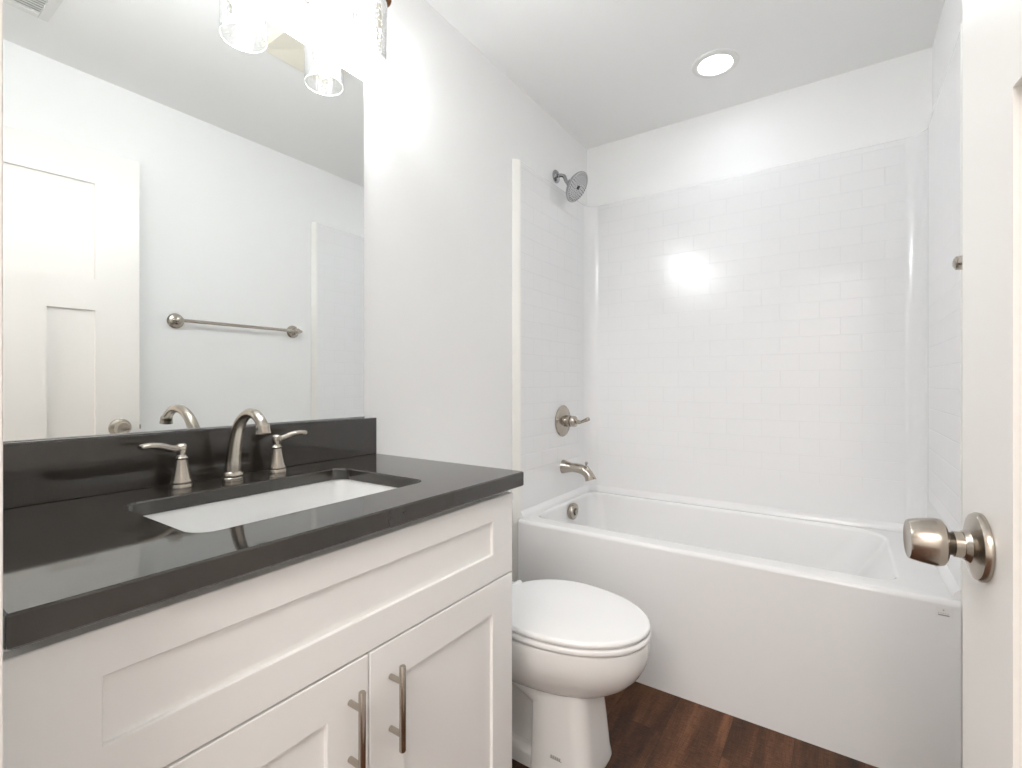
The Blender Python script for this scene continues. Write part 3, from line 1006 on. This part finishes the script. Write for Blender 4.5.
# ------------------------------------------------------------------ toilet
def egg(xb, xf, hw, yc, z, n=56, pb=2.6):
    """elongated outline: blunt toward the wall, rounder nose toward the room"""
    xc = xb + (xf - xb) * 0.42
    out = []
    for k in range(n):
        t = 2 * PI * k / n
        c, s = math.cos(t), math.sin(t)
        if c >= 0:
            x = xc + (xf - xc) * abs(c) ** (2 / 2.05)
            y = hw * math.copysign(abs(s) ** (2 / 2.05), s)
        else:
            x = xc - (xc - xb) * abs(c) ** (2 / pb)
            y = hw * math.copysign(abs(s) ** (2 / pb), s)
        out.append(Vector((x, yc + y, z)))
    return out
TYC = 1.279
TSZ = 1.0368
def resize(bm):
    bm.transform(Matrix.Translation((-0.0450, 0, 0)) @ Matrix.Scale(TSZ, 4))
    return bm
def build_toilet():
    yc = TYC
    r = thing('toilet', 'white two-piece toilet with closed elongated lid between vanity and tub', 'toilet', (0.40, yc * TSZ, 0))
    # bowl
    bm = NB()
    xf, xb = 0.793, 0.235
    R = [egg(xb + 0.02, xf - 0.02, 0.167, yc, 0.4013), egg(xb, xf - 0.003, 0.184, yc, 0.398), egg(xb, xf, 0.187, yc, 0.390), egg(xb, xf - 0.001, 0.186, yc, 0.361),
         egg(xb, xf - 0.008, 0.180, yc, 0.333), egg(xb, xf - 0.025, 0.168, yc, 0.303), egg(xb, xf - 0.052, 0.150, yc, 0.274),
         egg(xb, xf - 0.084, 0.130, yc, 0.251), egg(xb, xf - 0.110, 0.110, yc, 0.234), egg(xb + 0.01, xf - 0.141, 0.089, yc, 0.224), egg(xb + 0.03, xf - 0.188, 0.058, yc, 0.218)]
    loft(bm, R)
    # rear deck that carries the tank
    box(bm, 0.03, yc - 0.11, 0.28, 0.33, yc + 0.11, 0.401, 0.02, 3)
    obj('bowl', resize(bm), M_CHINA, r, 40)
    # pedestal: broad front foot, recessed trapway flank, foot flange
    bm = NB()
    hw = 0.0985
    xs = 0.486
    R = []
    for z, x1, h in ((0.0, 0.662, hw + 0.002), (0.012, 0.665, hw + 0.004), (0.042, 0.660, hw), (0.126, 0.652, hw - 0.004), (0.21, 0.642, hw - 0.008), (0.256, 0.638, hw - 0.010)):
        R.append(rrect(xs, yc - h, x1, yc + h, (0.008, 0.045, 0.045, 0.008), z))
    loft(bm, R)
    R = []
    for z, h in ((0.0, 0.069), (0.10, 0.065), (0.20, 0.075), (0.31, 0.10)):
        R.append(rrect(0.10, yc - h, xs + 0.03, yc + h, 0.03, z))
    loft(bm, R)
    R = []
    for z, g in ((0.0, 0.0), (0.032, 0.0), (0.044, 0.006), (0.050, 0.018)):
        R.append(rrect(0.08 + g, yc - hw + g, xs + 0.03, yc + hw - g, (0.03, 0.01, 0.01, 0.03), z))
    loft(bm, R)
    # moulded trapway bulge on each flank
    for s in (-1, 1):
        pts = bez([(xs + 0.04, yc + s * 0.045, 0.17), (xs - 0.01, yc + s * 0.053, 0.215), (0.38, yc + s * 0.058, 0.245), (0.29, yc + s * 0.058, 0.21), (0.225, yc + s * 0.056, 0.125), (0.175, yc + s * 0.052, 0.05)], 6)
        tube(bm, pts, 0.042, 18)
    obj('pedestal', resize(bm), M_CHINA, r, 40)
    # seat and lid
    def slab(name, z0, z1, xb, xf, hw, rnd, dome=0.0):
        bm = NB()
        R = [egg(xb + 0.018, xf - 0.018, hw - 0.018, yc, z0, pb=2.05), egg(xb + 0.004, xf - 0.004, hw - 0.004, yc, z0, pb=2.05), egg(xb + 0.001, xf - 0.001, hw - 0.001, yc, z0 + 0.003, pb=2.05), egg(xb, xf, hw, yc, (z0 + z1) / 2, pb=2.05)]
        for a in (25, 50, 75, 90):
            c, s = math.cos(math.radians(a)), math.sin(math.radians(a))
            d = rnd * (1 - c)
            R.append(egg(xb + d, xf - d, hw - d, yc, z1 - rnd * (1 - s), pb=2.05))
        if dome:
            R.append(egg(xb + 0.06, xf - 0.06, hw - 0.055, yc, z1 + dome * 0.6, pb=2.05))
            R.append(egg(xb + 0.14, xf - 0.15, hw - 0.11, yc, z1 + dome, pb=2.05))
        loft(bm, R)
        return obj(name, resize(bm), M_SEAT, r, 40)
    slab('seat', 0.4042, 0.4205, 0.325, 0.797, 0.189, 0.006)
    slab('lid', 0.4236, 0.4400, 0.325, 0.795, 0.188, 0.009, 0.003)
    bm = NB()
    for s in (-1, 1):
        lathe(bm, [(0.013, -0.03), (0.014, -0.028), (0.014, 0.028), (0.013, 0.03)], (0.318, yc + s * 0.075, 0.418), (0, 1, 0), 20)
    box(bm, 0.290, yc - 0.10, 0.4015, 0.335, yc + 0.10, 0.4235, 0.004)
    obj('hinge', resize(bm), M_SEAT, r)
    # tank, lid and lever against the wall
    yk = yc * TSZ
    bm = NB()
    R = []
    for z, g in ((0.4165, 0.02), (0.43, 0.006), (0.48, 0.0), (0.70, -0.006)):
        R.append(rrect(0.018, yk - 0.195 + g, 0.190 - g, yk + 0.195 - g, 0.025, z))
    loft(bm, R)
    obj('tank', bm, M_CHINA, r, 40)
    bm = NB()
    R = [rrect(0.012, yk - 0.206, 0.203, yk + 0.206, 0.025, 0.7005), rrect(0.012, yk - 0.206, 0.203, yk + 0.206, 0.025, 0.722), rrect(0.018, yk - 0.200, 0.197, yk + 0.200, 0.022, 0.730)]
    loft(bm, R)
    obj('tank_lid', bm, M_CHINA, r, 40)
    bm = NB()
    lathe(bm, [(0.013, 0), (0.014, 0.004), (0.011, 0.012)], (0.1955, yk - 0.14, 0.655), (1, 0, 0), 20)
    tube(bm, [(0.205, yk - 0.14, 0.655), (0.209, yk - 0.10, 0.650), (0.209, yk - 0.065, 0.645)], [0.006, 0.006, 0.008], 12)
    obj('flush_lever', bm, M_NICKEL, r)
    # grey maker's stamp low on the foot
    bm = NB()
    yp = yc - hw - 0.0006
    for k in range(5):
        x = 0.553 + k * 0.0065
        box(bm, x, yp - 0.0006, 0.062, x + 0.0045, yp + 0.006, 0.0675)
    box(bm, 0.551, yp - 0.0004, 0.0590, 0.587, yp + 0.006, 0.0604)
    obj('foot_stamp', resize(bm), M_GREY, r, 0)
build_toilet()

# ------------------------------------------------------------------ the open door
def build_door():
    hx, hy = 1.4320, 0.0965           # hinge edge
    tilt = math.radians(6.0)
    o = bpy.data.objects.new('door_1', None)
    C.objects.link(o)
    o['kind'] = 'structure'
    o['label'] = 'white three-panel door standing open against the right wall'
    o['category'] = 'door'
    o.location = (hx, hy, 0)
    o.rotation_euler = (0, 0, tilt)
    # local frame: +y toward the free edge, -x the face seen by the camera
    Wd, th = 0.760, 0.035
    z0, z1 = 0.012, 2.1116
    st = 0.150
    bm = NB()
    rec = 0.010
    def stile(y0, y1, a, b_):
        box(bm, 0, y0, a, th, y1, b_)
    stile(0, st, z0, z1)
    stile(Wd - st, Wd, z0, z1)
    for a, b_ in ((z0, 0.250), (1.4446, 1.5756), (1.9746, z1)):
        stile(st, Wd - st, a, b_)
    mid = (Wd - 0.166) / 2
    stile(mid, mid + 0.166, 0.250, 1.4446)
    for y0, y1, a, b_ in ((st, Wd - st, 1.5756, 1.9746), (st, mid, 0.25, 1.4446), (mid + 0.166, Wd - st, 0.25, 1.4446)):
        box(bm, rec, y0 - 0.004, a - 0.004, th - rec, y1 + 0.004, b_ + 0.004)
    sl = obj('door_slab', bm, M_DOOR, None)
    sl.parent = o
    kz, ky = 0.9476, Wd - 0.068
    for sx, x in ((-1, 0.0), (1, th)):
        bm = NB()
        lathe(bm, [(0.0395, 0.0005), (0.0398, 0.004), (0.0375, 0.008), (0.030, 0.0105), (0.020, 0.013), (0.0165, 0.018)], (x, ky, kz), (sx, 0, 0), 48)
        ro = obj('knob_rose', bm, M_NICKEL, None)
        ro.parent = o
        bm = NB()
        lathe(bm, [(0.0150, 0.012), (0.0150, 0.0265), (0.0140, 0.0272)], (x, ky, kz), (sx, 0, 0), 36)
        kn = obj('knob_neck', bm, M_NICKEL, None)
        kn.parent = ro
        bm = NB()
        lathe(bm, [(0.0132, 0.0268), (0.0132, 0.0345)], (x, ky, kz), (sx, 0, 0), 36)
        rg = obj('knob_collar', bm, M_DKMETAL, None)
        rg.parent = ro
        bm = NB()
        lathe(bm, [(0.0130, 0.0335), (0.0240, 0.0345), (0.0272, 0.0370), (0.0282, 0.0410), (0.0282, 0.0450), (0.0265, 0.0572), (0.0240, 0.0677), (0.0228, 0.0697), (0.0208, 0.0692), (0.0120, 0.0677), (0.001, 0.0672)], (x, ky, kz), (sx, 0, 0), 48)
        kk = obj('door_knob', bm, M_NICKEL, None)
        kk.parent = ro
    bm = NB()
    box(bm, 0.006, Wd - 0.0005, kz - 0.029, th - 0.006, Wd + 0.0012, kz + 0.029)
    box(bm, 0.011, Wd, kz - 0.010, th - 0.011, Wd + 0.009, kz + 0.010, 0.002)
    la = obj('latch', bm, M_NICKEL, None)
    la.parent = o
    for z in (0.22, 1.02, 1.82):
        bm = NB()
        tube(bm, [(th + 0.004, -0.004, z - 0.045), (th + 0.004, -0.004, z + 0.045)], 0.006, 14)
        hg = obj('hinge', bm, M_NICKEL, None)
        hg.parent = o
build_door()
